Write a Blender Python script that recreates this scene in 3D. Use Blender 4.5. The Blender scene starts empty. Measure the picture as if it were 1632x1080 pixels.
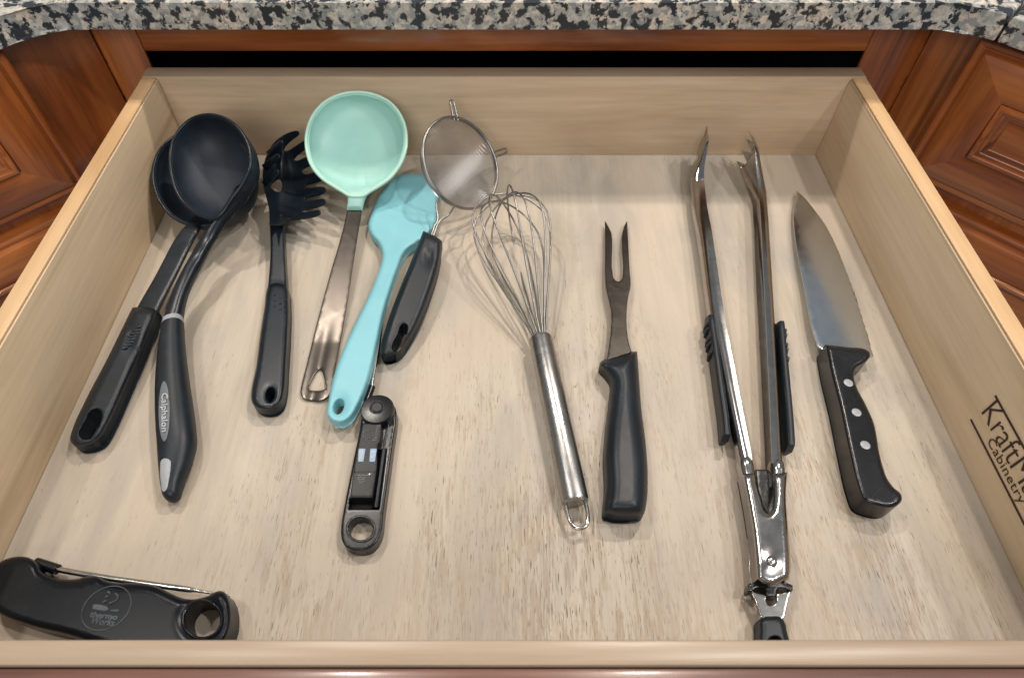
import bpy, bmesh, math, random
import numpy as np
from mathutils import Vector, Matrix
from mathutils.geometry import delaunay_2d_cdt
random.seed(7); rng = np.random.default_rng(7)
S = bpy.context.scene

# ------------------------------------------------------------------ camera, world, lamps, exposure
F = 1030.6; TH = math.radians(52.46); CX, CY, H = 797.0, 540.0, 0.455
cam = bpy.data.cameras.new('camera'); camo = bpy.data.objects.new('camera', cam); S.collection.objects.link(camo)
camo.location = (0, 0, H); camo.rotation_euler = (math.pi/2 - TH, 0, 0)
cam.sensor_width = 36; cam.lens = F/1632*36; cam.shift_x = (816-CX)/1632
cam.clip_start = 0.01; cam.clip_end = 50
cam.dof.use_dof = True; cam.dof.focus_distance = 0.52; cam.dof.aperture_fstop = 9
S.camera = camo

W = bpy.data.worlds.new('World'); S.world = W; W.use_nodes = True
bg = W.node_tree.nodes['Background']; bg.inputs[0].default_value = (0.86, 0.94, 1.0, 1); bg.inputs[1].default_value = 0.24

def lamp(name, loc, target, power, size, col):
    l = bpy.data.lights.new(name, 'AREA'); l.shape = 'DISK'; l.size = size; l.energy = power; l.color = col
    o = bpy.data.objects.new(name, l); S.collection.objects.link(o); o.location = loc
    o.rotation_euler = (Vector(target)-Vector(loc)).to_track_quat('-Z', 'Y').to_euler()
lamp('ceiling_lamp_right', (0.86, 0.18, 1.7), (0, .35, 0), 9.5, .08, (1, .95, .90))
lamp('ceiling_lamp_far_right', (1.45, 0.45, 1.7), (0, .35, 0), 9.5, .08, (1, .96, .92))
lamp('ceiling_lamp_back_right', (0.55, 1.20, 1.7), (0, .35, 0), 16.0, .09, (1, .89, .78))
lamp('ceiling_lamp_back_left', (-0.60, 1.10, 1.7), (0, .35, 0), 12.0, .09, (1, .90, .80))
lamp('ceiling_lamp_left', (-1.0, 0.30, 1.7), (0, .35, 0), 5.5, .10, (1, .93, .84))
lamp('front_fill_lamp', (-0.25, -1.35, 1.35), (0, .5, 0), 19.0, 1.0, (1, .95, .89))  # added broad fill from behind the camera, brightens the upright wood faces
S.view_settings.view_transform = 'Standard'; S.view_settings.look = 'None'
S.view_settings.exposure = 0.0; S.view_settings.gamma = 1

# ------------------------------------------------------------------ photograph geometry -> world points
cF = np.array([0, math.cos(TH), -math.sin(TH)]); cU = np.array([0, math.sin(TH), math.cos(TH)])
cR = np.array([1., 0, 0]); cC = np.array([0, 0, H])
def ray(u, v): return cF + cR*((u-CX)/F) - cU*((v-CY)/F)
def P(u, v, z):
    d = ray(u, v); return cC + d*((z-H)/d[2])
def PY(u, v, y):
    d = ray(u, v); return cC + d*(y/d[1])
def PP(u, v, p0, n):
    d = ray(u, v); return cC + d*(np.dot(np.asarray(p0)-cC, n)/np.dot(d, n))
def PX(p):
    d = np.asarray(p)-cC; w = d@cF; return np.array([CX+F*(d@cR)/w, CY-F*(d@cU)/w])
def unit(a):
    a = np.asarray(a, float); return a/np.linalg.norm(a)

# ------------------------------------------------------------------ node materials
def new_mat(name):
    m = bpy.data.materials.new(name); m.use_nodes = True
    return m, m.node_tree.nodes, m.node_tree.links, m.node_tree.nodes['Principled BSDF']
def nd(N, t, **kw):
    n = N.new(t)
    for k, v in kw.items():
        if k in n.inputs.keys() if hasattr(n, 'inputs') else False: n.inputs[k].default_value = v
        else: setattr(n, k, v)
    return n
def ramp(N, stops, interp='LINEAR'):
    r = N.new('ShaderNodeValToRGB'); r.color_ramp.interpolation = interp
    e = r.color_ramp.elements
    while len(e) > 1: e.remove(e[-1])
    e[0].position = stops[0][0]; e[0].color = (*stops[0][1], 1)
    for p, c in stops[1:]:
        x = e.new(p); x.color = (*c, 1)
    return r
def g3(a): return (a, a, a)
def mixc(N, L, fac, a, b, mode='MIX'):
    m = N.new('ShaderNodeMix'); m.data_type = 'RGBA'; m.blend_type = mode
    for sock, val in ((m.inputs[0], fac), (m.inputs[6], a), (m.inputs[7], b)):
        if hasattr(val, 'links'): L.new(val, sock)
        elif isinstance(val, tuple): sock.default_value = (*val, 1) if len(val) == 3 else val
        else: sock.default_value = val
    return m.outputs[2]
def coords(N, L, attr, scale, loc=(0, 0, 0)):
    if attr: c = N.new('ShaderNodeAttribute'); c.attribute_name = attr; out = c.outputs['Vector']
    else: c = N.new('ShaderNodeTexCoord'); out = c.outputs['Object']
    mp = N.new('ShaderNodeMapping'); mp.inputs['Scale'].default_value = scale; mp.inputs['Location'].default_value = loc
    L.new(out, mp.inputs['Vector']); return mp.outputs[0]
def noise(N, L, vec, scale, detail=4, rough=.55, dist=0):
    n = N.new('ShaderNodeTexNoise'); n.inputs['Scale'].default_value = scale; n.inputs['Detail'].default_value = detail
    n.inputs['Roughness'].default_value = rough; n.inputs['Distortion'].default_value = dist
    L.new(vec, n.inputs['Vector']); return n.outputs[0]
def bump(N, L, h, bsdf, strength, dist=.001):
    b = N.new('ShaderNodeBump'); b.inputs['Strength'].default_value = strength; b.inputs['Distance'].default_value = dist
    L.new(h, b.inputs['Height']); L.new(b.outputs[0], bsdf.inputs['Normal'])

def wood(name, light, mid, dark, streak, rough, pores=0.0, streak_amt=.5, coat=0.0, pore_col=(.16, .095, .05)):
    """grain attribute: x along the grain, y across, z depth (metres)"""
    m, N, L, B = new_mat(name)
    broad = noise(N, L, coords(N, L, 'grain', (2.5, 14, 14)), 1.0, 4, .6, .6)
    r1 = ramp(N, [(.30, dark), (.47, mid), (.66, light)]); L.new(broad, r1.inputs[0])
    fine = noise(N, L, coords(N, L, 'grain', (9, 210, 210)), 1.0, 4, .65)
    r2 = ramp(N, [(.36, g3(.90 if rough > .33 else .74)), (.60, g3(1.03 if rough > .33 else 1.12))]); L.new(fine, r2.inputs[0])
    c = mixc(N, L, .75, r1.outputs[0], r2.outputs[0], 'MULTIPLY')
    st = noise(N, L, coords(N, L, 'grain', (1.6, 48, 48), (3.1, .7, 0)), 1.0, 2, .5, .4)
    r3 = ramp(N, [(.60, g3(0)), (.72, g3(streak_amt))]); L.new(st, r3.inputs[0])
    c = mixc(N, L, r3.outputs[0], c, streak)
    hgt = fine
    if pores > 0:
        pn = noise(N, L, coords(N, L, 'grain', (95, 1150, 1150)), 1.0, 2, .5, .3)
        msk = noise(N, L, coords(N, L, 'grain', (7, 17, 17), (1, 2, 0)), 1.0, 5, .7)
        # denser where the bottom board is worn, towards the front edge of the drawer
        sep = N.new('ShaderNodeSeparateXYZ'); at = N.new('ShaderNodeAttribute'); at.attribute_name = 'grain'
        L.new(at.outputs['Vector'], sep.inputs[0])
        mr = N.new('ShaderNodeMapRange'); mr.inputs[1].default_value = .05; mr.inputs[2].default_value = .50
        mr.inputs[3].default_value = .34; mr.inputs[4].default_value = .0; L.new(sep.outputs[0], mr.inputs[0])
        ad = N.new('ShaderNodeMath'); ad.operation = 'ADD'; L.new(msk, ad.inputs[0]); L.new(mr.outputs[0], ad.inputs[1])
        of = N.new('ShaderNodeMath'); of.operation = 'ADD'; of.inputs[1].default_value = .09; L.new(sep.outputs[1], of.inputs[0])
        ab = N.new('ShaderNodeMath'); ab.operation = 'ABSOLUTE'; L.new(of.outputs[0], ab.inputs[0])
        m2 = N.new('ShaderNodeMapRange'); m2.inputs[1].default_value = .14; m2.inputs[2].default_value = .42; m2.inputs[3].default_value = .05; m2.inputs[4].default_value = -.16; L.new(ab.outputs[0], m2.inputs[0])
        ad2 = N.new('ShaderNodeMath'); ad2.operation = 'ADD'; L.new(ad.outputs[0], ad2.inputs[0]); L.new(m2.outputs[0], ad2.inputs[1]); ad = ad2
        th = N.new('ShaderNodeMapRange'); th.inputs[1].default_value = .42; th.inputs[2].default_value = .92
        th.inputs[3].default_value = .24; th.inputs[4].default_value = .43; L.new(ad.outputs[0], th.inputs[0])
        lt = N.new('ShaderNodeMath'); lt.operation = 'SUBTRACT'; L.new(th.outputs[0], lt.inputs[0]); L.new(pn, lt.inputs[1])
        ss = N.new('ShaderNodeMapRange'); ss.inputs[1].default_value = 0; ss.inputs[2].default_value = .05
        ss.inputs[3].default_value = 0; ss.inputs[4].default_value = pores; L.new(lt.outputs[0], ss.inputs[0])
        c = mixc(N, L, ss.outputs[0], c, pore_col)
        bl = noise(N, L, coords(N, L, 'grain', (32, 330, 330), (3, 8, 0)), 1.0, 4, .65, .4); b1 = N.new('ShaderNodeMath'); b1.operation = 'MULTIPLY'; L.new(bl, b1.inputs[0]); L.new(ad.outputs[0], b1.inputs[1])
        rb = ramp(N, [(.38, g3(0)), (.48, g3(.6))]); L.new(b1.outputs[0], rb.inputs[0]); c = mixc(N, L, rb.outputs[0], c, (.31, .215, .14))
        stn = noise(N, L, coords(N, L, 'grain', (7, 16, 16), (5, 5, 0)), 1.0, 5, .6, .8)
        r4 = ramp(N, [(.46, g3(0)), (.75, g3(.8))]); L.new(stn, r4.inputs[0])
        c = mixc(N, L, r4.outputs[0], c, (.29, .27, .245))
        wc = noise(N, L, coords(N, L, 'grain', (4, 9, 9), (9, 3, 0)), 1.0, 3, .55, .5); r5 = ramp(N, [(.42, g3(0)), (.62, g3(.55))]); L.new(wc, r5.inputs[0])
        c = mixc(N, L, r5.outputs[0], c, (.50, .41, .32))
        st_c = P(655, 610, 0); ds = N.new('ShaderNodeVectorMath'); ds.operation = 'DISTANCE'; L.new(at.outputs['Vector'], ds.inputs[0]); ds.inputs[1].default_value = (st_c[1], -st_c[0], 0)
        rr_ = ramp(N, [(0, g3(.16)), (.0045, g3(.16)), (.0058, g3(.38)), (.0068, g3(.0))])
        mu = N.new('ShaderNodeMath'); mu.operation = 'ADD'; L.new(ds.outputs['Value'], mu.inputs[0]); mu.inputs[1].default_value = 0; L.new(mu.outputs[0], rr_.inputs[0])
        c = mixc(N, L, rr_.outputs[0], c, (.30, .19, .12))
        rg = N.new('ShaderNodeMath'); rg.operation = 'SUBTRACT'; L.new(fine, rg.inputs[0]); L.new(ss.outputs[0], rg.inputs[1]); hgt = rg.outputs[0]
    L.new(c, B.inputs['Base Color'])
    B.inputs['Roughness'].default_value = rough; B.inputs['Coat Weight'].default_value = coat; B.inputs['Coat Roughness'].default_value = .14
    bump(N, L, hgt, B, .25, .0006)
    return m
M = {}
M['floor'] = wood('maple_plywood', (.51, .447, .366), (.45, .39, .31), (.36, .305, .235), (.37, .30, .23), .55, pores=.95, streak_amt=.35, pore_col=(.125, .08, .05))
M['side'] = wood('maple_side', (.66, .52, .36), (.60, .455, .30), (.49, .355, .22), (.25, .15, .075), .48, streak_amt=.45)
M['back'] = wood('maple_back', (.63, .49, .345), (.57, .43, .295), (.47, .34, .22), (.38, .25, .15), .5, streak_amt=.3)
M['edge'] = wood('maple_edge', (.66, .45, .25), (.60, .39, .205), (.50, .31, .15), (.45, .26, .12), .42, streak_amt=.3)
M['front'] = wood('maple_front', (.39, .30, .215), (.345, .26, .185), (.29, .21, .145), (.28, .19, .12), .34, streak_amt=.3)
M['cherry'] = wood('cherry', (.44, .142, .034), (.29, .076, .016), (.12, .027, .006), (.05, .011, .004), .30, streak_amt=.75, coat=.6)
M['cherry_front'] = wood('cherry_front', (.19, .095, .068), (.15, .07, .052), (.10, .045, .034), (.07, .03, .022), .30, streak_amt=.4, coat=.4)

def granite():
    m, N, L, B = new_mat('granite')
    v = coords(N, L, '', (1, 1, 1))
    wob = N.new('ShaderNodeTexNoise'); wob.inputs['Scale'].default_value = 90; wob.inputs['Detail'].default_value = 4; L.new(v, wob.inputs['Vector'])
    mx = N.new('ShaderNodeMix'); mx.data_type = 'VECTOR'; mx.inputs[0].default_value = .006
    L.new(v, mx.inputs[4]); L.new(wob.outputs['Color'], mx.inputs[5]); vv = mx.outputs[1]
    vo = N.new('ShaderNodeTexVoronoi'); vo.inputs['Scale'].default_value = 95; L.new(vv, vo.inputs['Vector'])
    cr = ramp(N, [(.0, (.50, .46, .40)), (.25, (.60, .56, .50)), (.45, (.40, .40, .375)), (.6, (.64, .55, .47)), (.8, (.50, .48, .44)), (1, (.72, .68, .61))], 'CONSTANT')
    sx = N.new('ShaderNodeSeparateXYZ'); L.new(vo.outputs['Color'], sx.inputs[0]); L.new(sx.outputs[0], cr.inputs[0])
    sm = noise(N, L, vv, 240, 5, .7); r0 = ramp(N, [(.3, g3(.68)), (.65, g3(1.1))]); L.new(sm, r0.inputs[0])
    c = mixc(N, L, 1.0, cr.outputs[0], r0.outputs[0], 'MULTIPLY')
    def crystals(cell, freq, lo, hi, off, detail=3):
        v2 = N.new('ShaderNodeTexVoronoi'); v2.inputs['Scale'].default_value = cell; L.new(vv, v2.inputs['Vector'])
        mp = N.new('ShaderNodeMapping'); mp.inputs['Location'].default_value = off; L.new(v2.outputs['Position'], mp.inputs['Vector'])
        n_ = noise(N, L, mp.outputs[0], freq, detail, .6); r_ = ramp(N, [(lo, g3(0)), (hi, g3(1))]); L.new(n_, r_.inputs[0]); return r_.outputs[0]
    c = mixc(N, L, crystals(1100, 150, .51, .56, (5, 1, 2)), c, (.27, .28, .275))
    c = mixc(N, L, crystals(1500, 92, .51, .54, (7, 3, 1), 6), c, (.026, .031, .038))
    c = mixc(N, L, crystals(420, 150, .66, .68, (1, 8, 3)), c, (.03, .035, .04))
    br = noise(N, L, coords(N, L, '', (1, 1, 1), (2, 9, 4)), 120, 5, .7, .5); r3 = ramp(N, [(.68, g3(0)), (.70, g3(.9))]); L.new(br, r3.inputs[0])
    c = mixc(N, L, r3.outputs[0], c, (.09, .04, .02))
    L.new(c, B.inputs['Base Color']); B.inputs['Roughness'].default_value = .22
    return m
M['granite'] = granite()

def plastic(name, col, rough=.45, speck=.25, var=.35, bumpy=.15, spec=.42, dust=(.30, .29, .27), sss=0):
    m, N, L, B = new_mat(name)
    n1 = noise(N, L, coords(N, L, '', (1, 1, 1)), 38, 4, .6, .5)
    lo = tuple(x*(1-var) for x in col); hi = tuple(x*(1+var) for x in col)
    r = ramp(N, [(.3, lo), (.7, hi)]); L.new(n1, r.inputs[0]); c = r.outputs[0]
    if speck > 0:
        n2 = noise(N, L, coords(N, L, '', (1, 1, 1), (4, 1, 8)), 900, 2, .5); r2 = ramp(N, [(.70, g3(0)), (.76, g3(speck))]); L.new(n2, r2.inputs[0])
        c = mixc(N, L, r2.outputs[0], c, dust)
    if speck > .15:
        for rot_, sc_ in ((.5, (30, 420, 30)), (-.7, (24, 360, 24))):
            c_ = N.new('ShaderNodeTexCoord'); mp_ = N.new('ShaderNodeMapping'); mp_.inputs['Rotation'].default_value = (0, 0, rot_); mp2 = N.new('ShaderNodeMapping'); mp2.inputs['Scale'].default_value = sc_
            L.new(c_.outputs['Object'], mp_.inputs['Vector']); L.new(mp_.outputs[0], mp2.inputs['Vector'])
            n3 = noise(N, L, mp2.outputs[0], 1.0, 3, .6, .6); r3 = ramp(N, [(.66, g3(0)), (.74, g3(.13))]); L.new(n3, r3.inputs[0]); c = mixc(N, L, r3.outputs[0], c, (.075, .085, .095))
    L.new(c, B.inputs['Base Color'])
    rr = N.new('ShaderNodeMapRange'); rr.inputs[3].default_value = rough*.8; rr.inputs[4].default_value = rough*1.2; L.new(n1, rr.inputs[0])
    L.new(rr.outputs[0], B.inputs['Roughness']); B.inputs['Specular IOR Level'].default_value = spec
    if sss: B.inputs['Subsurface Weight'].default_value = sss; B.inputs['Subsurface Radius'].default_value = (.004, .006, .006); B.inputs['Subsurface Scale'].default_value = .5
    bump(N, L, noise(N, L, coords(N, L, '', (1, 1, 1)), 1400, 2, .5), B, bumpy, .0002)
    return m
M['nylon'] = plastic('black_nylon', (.004, .0085, .0145), .33)
M['rubber'] = plastic('black_rubber', (.0045, .0090, .0145), .43)
M['bowlblack'] = plastic('black_nylon_bowl', (.010, .0165, .027), .55, speck=.05)
M['gloss'] = plastic('black_abs', (.0045, .0055, .008), .26, speck=.2)
M['matte'] = plastic('black_matte_abs', (.006, .0065, .0085), .42, speck=.25)
M['thermo'] = plastic('black_thermometer_shell', (.002, .0038, .007), .30, speck=.14, spec=.24)
M['slot_shade'] = plastic('painted_slot_shade', (.004, .004, .004), .8, speck=0)  # near-black colour puts the slot's shade onto the inner cabinet boards
M['mint'] = plastic('mint_silicone', (.345, .61, .55), .42, speck=0, var=.03, bumpy=.05, sss=.15)
M['mintrim'] = plastic('mint_silicone_rim', (.44, .69, .58), .42, speck=0, var=.03, bumpy=.05)
M['teal'] = plastic('teal_silicone', (.22, .50, .565), .45, speck=.05, var=.04, bumpy=.05, sss=.15)
M['silver'] = plastic('silver_plastic', (.30, .315, .335), .35, speck=.1, var=.08)
M['badge'] = plastic('grey_badge', (.13, .145, .165), .4, speck=.05, var=.06)
M['white'] = plastic('pale_print', (.62, .64, .66), .5, speck=0, var=.1)
M['etch'] = plastic('worn_grey_print', (.07, .085, .10), .5, speck=0, var=.8)
M['lcd'] = plastic('blue_grey_switch', (.26, .36, .48), .4, speck=0, var=.1)
M['ink'] = plastic('burnt_brown_ink', (.035, .014, .010), .6, speck=0, var=.2)
M['darkink'] = plastic('dark_switch_print', (.03, .04, .06), .6, speck=0, var=.1)
def steel(name, col, rough, grain=None, smudge=.25, gs=.25):
    m, N, L, B = new_mat(name)
    B.inputs['Metallic'].default_value = 1
    n = noise(N, L, coords(N, L, '', (1, 1, 1)), 60, 5, .65, .8)
    r = ramp(N, [(.35, tuple(x*(1-smudge) for x in col)), (.65, col)]); L.new(n, r.inputs[0]); L.new(r.outputs[0], B.inputs['Base Color'])
    rr = N.new('ShaderNodeMapRange'); rr.inputs[3].default_value = rough*.7; rr.inputs[4].default_value = rough*1.35; L.new(n, rr.inputs[0]); L.new(rr.outputs[0], B.inputs['Roughness'])
    if grain: bump(N, L, noise(N, L, coords(N, L, '', grain), 1.0, 3, .6), B, gs, .0003)
    return m
M['steel'] = steel('polished_steel', (.62, .60, .57), .16)
M['brushed'] = steel('brushed_steel', (.42, .41, .40), .28, (1500, 60, 1500), .15)
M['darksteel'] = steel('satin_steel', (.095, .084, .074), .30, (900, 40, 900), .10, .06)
M['blade'] = steel('knife_steel', (.64, .685, .74), .16, None, .02)
M['wire'] = steel('wire_steel', (.36, .345, .325), .36)
M['meshwire'] = steel('strainer_mesh', (.52, .52, .55), .30)
M['tong'] = steel('tong_steel', (.46, .445, .43), .15, None, .18)

# ------------------------------------------------------------------ objects
def setp(o, label=None, cat=None, group=None, kind=None):
    if label: o['label'] = label
    if cat: o['category'] = cat
    if group: o['group'] = group
    if kind: o['kind'] = kind
    return o
def thing(name, loc, label, cat, group=None):
    o = bpy.data.objects.new(name, None); S.collection.objects.link(o); o.empty_display_size = .02
    o.location = tuple(float(x) for x in loc); o['_base'] = [float(x) for x in loc]
    return setp(o, label, cat, group)
def base_of(o):
    while o.parent: o = o.parent
    return np.array(o.location[:]) if o else np.zeros(3)
def mesh_obj(name, verts, faces, mat, parent=None, smooth=35, grain=None, flat=False):
    me = bpy.data.meshes.new(name); b = base_of(parent) if parent else np.zeros(3)
    V = np.asarray(verts, float)
    me.from_pydata([tuple(v) for v in (V-b)], [], [tuple(int(i) for i in f) for f in faces]); me.validate(); me.update()
    bm = bmesh.new(); bm.from_mesh(me); bmesh.ops.recalc_face_normals(bm, faces=bm.faces[:]); bm.to_mesh(me); bm.free()
    if not flat:
        me.shade_smooth()
        if smooth: me.set_sharp_from_angle(angle=math.radians(smooth))
    if grain is not None and len(me.vertices) == len(V):
        a = me.attributes.new('grain', 'FLOAT_VECTOR', 'POINT'); a.data.foreach_set('vector', np.asarray(grain, np.float32).ravel())
    me.materials.append(mat)
    o = bpy.data.objects.new(name, me); S.collection.objects.link(o)
    if parent: o.parent = parent
    return o

def spl(pts, n=6, closed=True):
    """smooth outline through points; a third element 1 marks a sharp corner"""
    q = [np.array(p[:2], float) for p in pts]; sh = [len(p) > 2 and p[2] for p in pts]; N = len(q); out = []
    def tan(i, a, b):
        if sh[i]: return b-a
        p, c, nx = q[(i-1) % N], q[i], q[(i+1) % N]
        if not closed and i == 0: t = nx-c
        elif not closed and i == N-1: t = c-p
        else:
            d1 = c-p; d2 = nx-c; t = d1/(np.linalg.norm(d1)+1e-9)+d2/(np.linalg.norm(d2)+1e-9)
        return t/(np.linalg.norm(t)+1e-9)*np.linalg.norm(b-a)
    for i in range(N if closed else N-1):
        a, b = q[i], q[(i+1) % N]; m0 = tan(i, a, b); m1 = tan((i+1) % N, a, b)
        k = n
        for j in range(k):
            t = j/k; out.append((2*t**3-3*t*t+1)*a+(t**3-2*t*t+t)*m0+(-2*t**3+3*t*t)*b+(t**3-t*t)*m1)
    if not closed: out.append(q[-1])
    return np.array(out)
def ell(cx, cy, rx, ry, rot=0, n=32, reverse=False):
    t = np.linspace(0, 2*math.pi, n, endpoint=False); c, s = math.cos(rot), math.sin(rot)
    x, y = rx*np.cos(t), ry*np.sin(t)
    return np.stack([cx+x*c-y*s, cy+x*s+y*c], 1)
def resample(poly, step):
    out = []; N = len(poly)
    for i in range(N):
        a, b = poly[i], poly[(i+1) % N]; l = np.linalg.norm(b-a); k = max(1, int(round(l/step)))
        if l < 1e-6: continue
        for j in range(k): out.append(a+(b-a)*j/k)
    return np.array(out)
def seg_dist(pts, poly):
    a = poly; b = np.roll(poly, -1, 0); d = b-a; L2 = (d**2).sum(1)+1e-12
    best = np.full(len(pts), 1e9)
    for i in range(0, len(pts), 4000):
        p = pts[i:i+4000, None, :]; t = np.clip(((p-a)*d).sum(2)/L2, 0, 1)
        best[i:i+4000] = np.sqrt(((p-(a+t[..., None]*d))**2).sum(2)).min(1)
    return best
def inside(pts, poly):
    x, y = pts[:, 0], pts[:, 1]; r = np.zeros(len(pts), bool)
    for i in range(len(poly)):
        x1, y1 = poly[i-1]; x2, y2 = poly[i]
        if y1 == y2: continue
        c = ((y1 > y) != (y2 > y)) & (x < (x2-x1)*(y-y1)/(y2-y1)+x1); r ^= c
    return r
def pillow(name, outline, zt, th, rnd, mat, parent, holes=(), step=2.0, smooth=40, grid=None, under=0.0, sil=False, rv=None, hr=.0016):
    """solid with a rounded top rim: outline traced at the upper contour, placed at its real height zt, thickness th"""
    zf = zt if callable(zt) else (lambda u, v: zt)
    polys = [resample(np.asarray(outline, float), step)]+[resample(np.asarray(h, float), step) for h in holes]
    cu, cv = polys[0].mean(0); z0 = zf(cu, cv); mpp = np.linalg.norm(P(cu+1, cv, z0)-P(cu, cv, z0)); rpx = rnd/mpp
    if sil:
        # the traced contour is the full silhouette: draw the rim in by what the wall below it adds
        pl = polys[0]; tn = np.roll(pl, -1, 0)-np.roll(pl, 1, 0); nn = np.stack([tn[:, 1], -tn[:, 0]], 1); nn /= np.linalg.norm(nn, axis=1)[:, None]+1e-9
        if inside(pl+nn*.3, pl).mean() > .5: nn = -nn
        so = []
        for (u, v), n_ in zip(pl, nn):
            q = P(u, v, zf(u, v)-rnd); b = PX((q[0], q[1], zf(u, v)-th)); so.append(max(0, (b-np.array([u, v]))@n_))
        so = np.array(so)
        for _ in range(6): so = (np.roll(so, 1)+so+np.roll(so, -1))/3
        polys[0] = resample(pl-nn*so[:, None]*.8, step)
    pts = []; edges = []
    for pl in polys:
        n0 = len(pts); pts += list(pl); edges += [(n0+i, n0+(i+1) % len(pl)) for i in range(len(pl))]
    nb = len(pts); allb = np.array(pts)
    cand = []; tgt = []; nrm_b = []
    for k, pl in enumerate(polys):
        tn = np.roll(pl, -1, 0)-np.roll(pl, 1, 0); nn = np.stack([-tn[:, 1], tn[:, 0]], 1); nn /= np.linalg.norm(nn, axis=1)[:, None]+1e-9
        if not inside(pl+nn*.2, polys[0]).mean() > .5: nn = -nn
        if k and inside(pl+nn*.2, pl).mean() > .5: nn = -nn
        nrm_b += list(nn if k == 0 else nn*0)
        rpx_k = rpx if k == 0 else min(hr, rnd)/mpp
        for f in (.03, .12, .3, .6, 1.0):
            cand += list(pl+nn*rpx_k*f); tgt += [rpx_k*f]*len(pl)
    g = grid or max(step*2, 2.5); mn, mx = polys[0].min(0), polys[0].max(0)
    gx, gy = np.meshgrid(np.arange(mn[0], mx[0]+g, g), np.arange(mn[1], mx[1]+g, g)); gp = np.stack([gx.ravel(), gy.ravel()], 1)
    gp = gp+np.stack([(np.round((gp[:, 1]-mn[1])/g) % 2)*g*.5, 0*gp[:, 0]], 1)
    cand += list(gp); tgt += [g*.45]*len(gp)
    cand = np.array(cand); tgt = np.array(tgt); ok = inside(cand, polys[0])
    for h in polys[1:]: ok &= ~inside(cand, h)
    cand, tgt = cand[ok], tgt[ok]
    def dist(q): return np.min([seg_dist(q, pl) for pl in polys], 0)
    d = dist(cand); ok = d > np.maximum(tgt*.93, .05); cand = cand[ok]
    allp = np.concatenate([allb, cand]); 
    vo, eo, fo, *_ = delaunay_2d_cdt([Vector(p) for p in allp], edges, [], 0, 1e-4)
    vp = np.array([v[:] for v in vo]); cen = np.array([vp[list(f)].mean(0) for f in fo]); ok = inside(cen, polys[0])
    for h in polys[1:]: ok &= ~inside(cen, h)
    tri = [tuple(f) for f, k in zip(fo, ok) if k]
    rv_ = rv or rnd
    d = np.clip(seg_dist(vp, polys[0])/max(rpx, 1e-6), 0, 1); drop = rv_*(1-np.sqrt(np.clip(1-(1-d)**2, 0, 1)))
    if len(polys) > 1:
        hp = min(hr, rnd)/mpp; d = np.clip(np.min([seg_dist(vp, pl) for pl in polys[1:]], 0)/max(hp, 1e-6), 0, 1)
        drop = np.maximum(drop, min(hr, rnd)*(1-np.sqrt(np.clip(1-(1-d)**2, 0, 1))))
    top = []; bot = []; nrm_b = np.array(nrm_b); kk = under*max(0, th-rnd)/mpp
    for i_, ((u, v), dr) in enumerate(zip(vp, drop)):
        z = zf(u, v); top.append(P(u, v, z-dr)); 
        q = P(u, v, z-dr) if not (under and i_ < nb) else P(u+nrm_b[i_][0]*kk, v+nrm_b[i_][1]*kk, z-dr); bot.append((q[0], q[1], z-th))
    n = len(vp); V = np.array(top+bot); faces = list(tri)+[tuple(n+i for i in reversed(t)) for t in tri]
    cnt = {}
    for t in tri:
        for i in range(3):
            e = (t[i], t[(i+1) % 3]); cnt[tuple(sorted(e))] = cnt.get(tuple(sorted(e)), [])+[e]
    for k, es in cnt.items():
        if len(es) == 1: a, b = es[0]; faces.append((b, a, n+a, n+b))
    used = sorted({i for f in faces for i in f}); mp = {o: i for i, o in enumerate(used)}
    return mesh_obj(name, V[used], [[mp[i] for i in f] for f in faces], mat, parent, smooth)
def grid_mesh(name, rings, mat, parent, closed=True, caps=True, smooth=40, grain=None):
    R = np.asarray(rings); n, m = R.shape[:2]; V = R.reshape(-1, 3); Fc = []
    for i in range(n-1):
        for j in range(m if closed else m-1):
            k = (j+1) % m; Fc.append((i*m+j, i*m+k, (i+1)*m+k, (i+1)*m+j))
    if caps and closed: Fc += [tuple(range(m)), tuple(range((n-1)*m, n*m))]
    return mesh_obj(name, V, Fc, mat, parent, smooth, grain)
def interp_rows(rows, N):
    A = np.array(rows, float); k = len(A); t = np.linspace(0, k-1, N); out = []
    for x in t:
        i = min(int(x), k-2); f = x-i; p0 = A[max(i-1, 0)]; p1 = A[i]; p2 = A[i+1]; p3 = A[min(i+2, k-1)]
        out.append(.5*(2*p1+(p2-p0)*f+(2*p0-5*p1+4*p2-p3)*f*f+(3*p1-p0-3*p2+p3)*f**3))
    return np.array(out)
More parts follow.
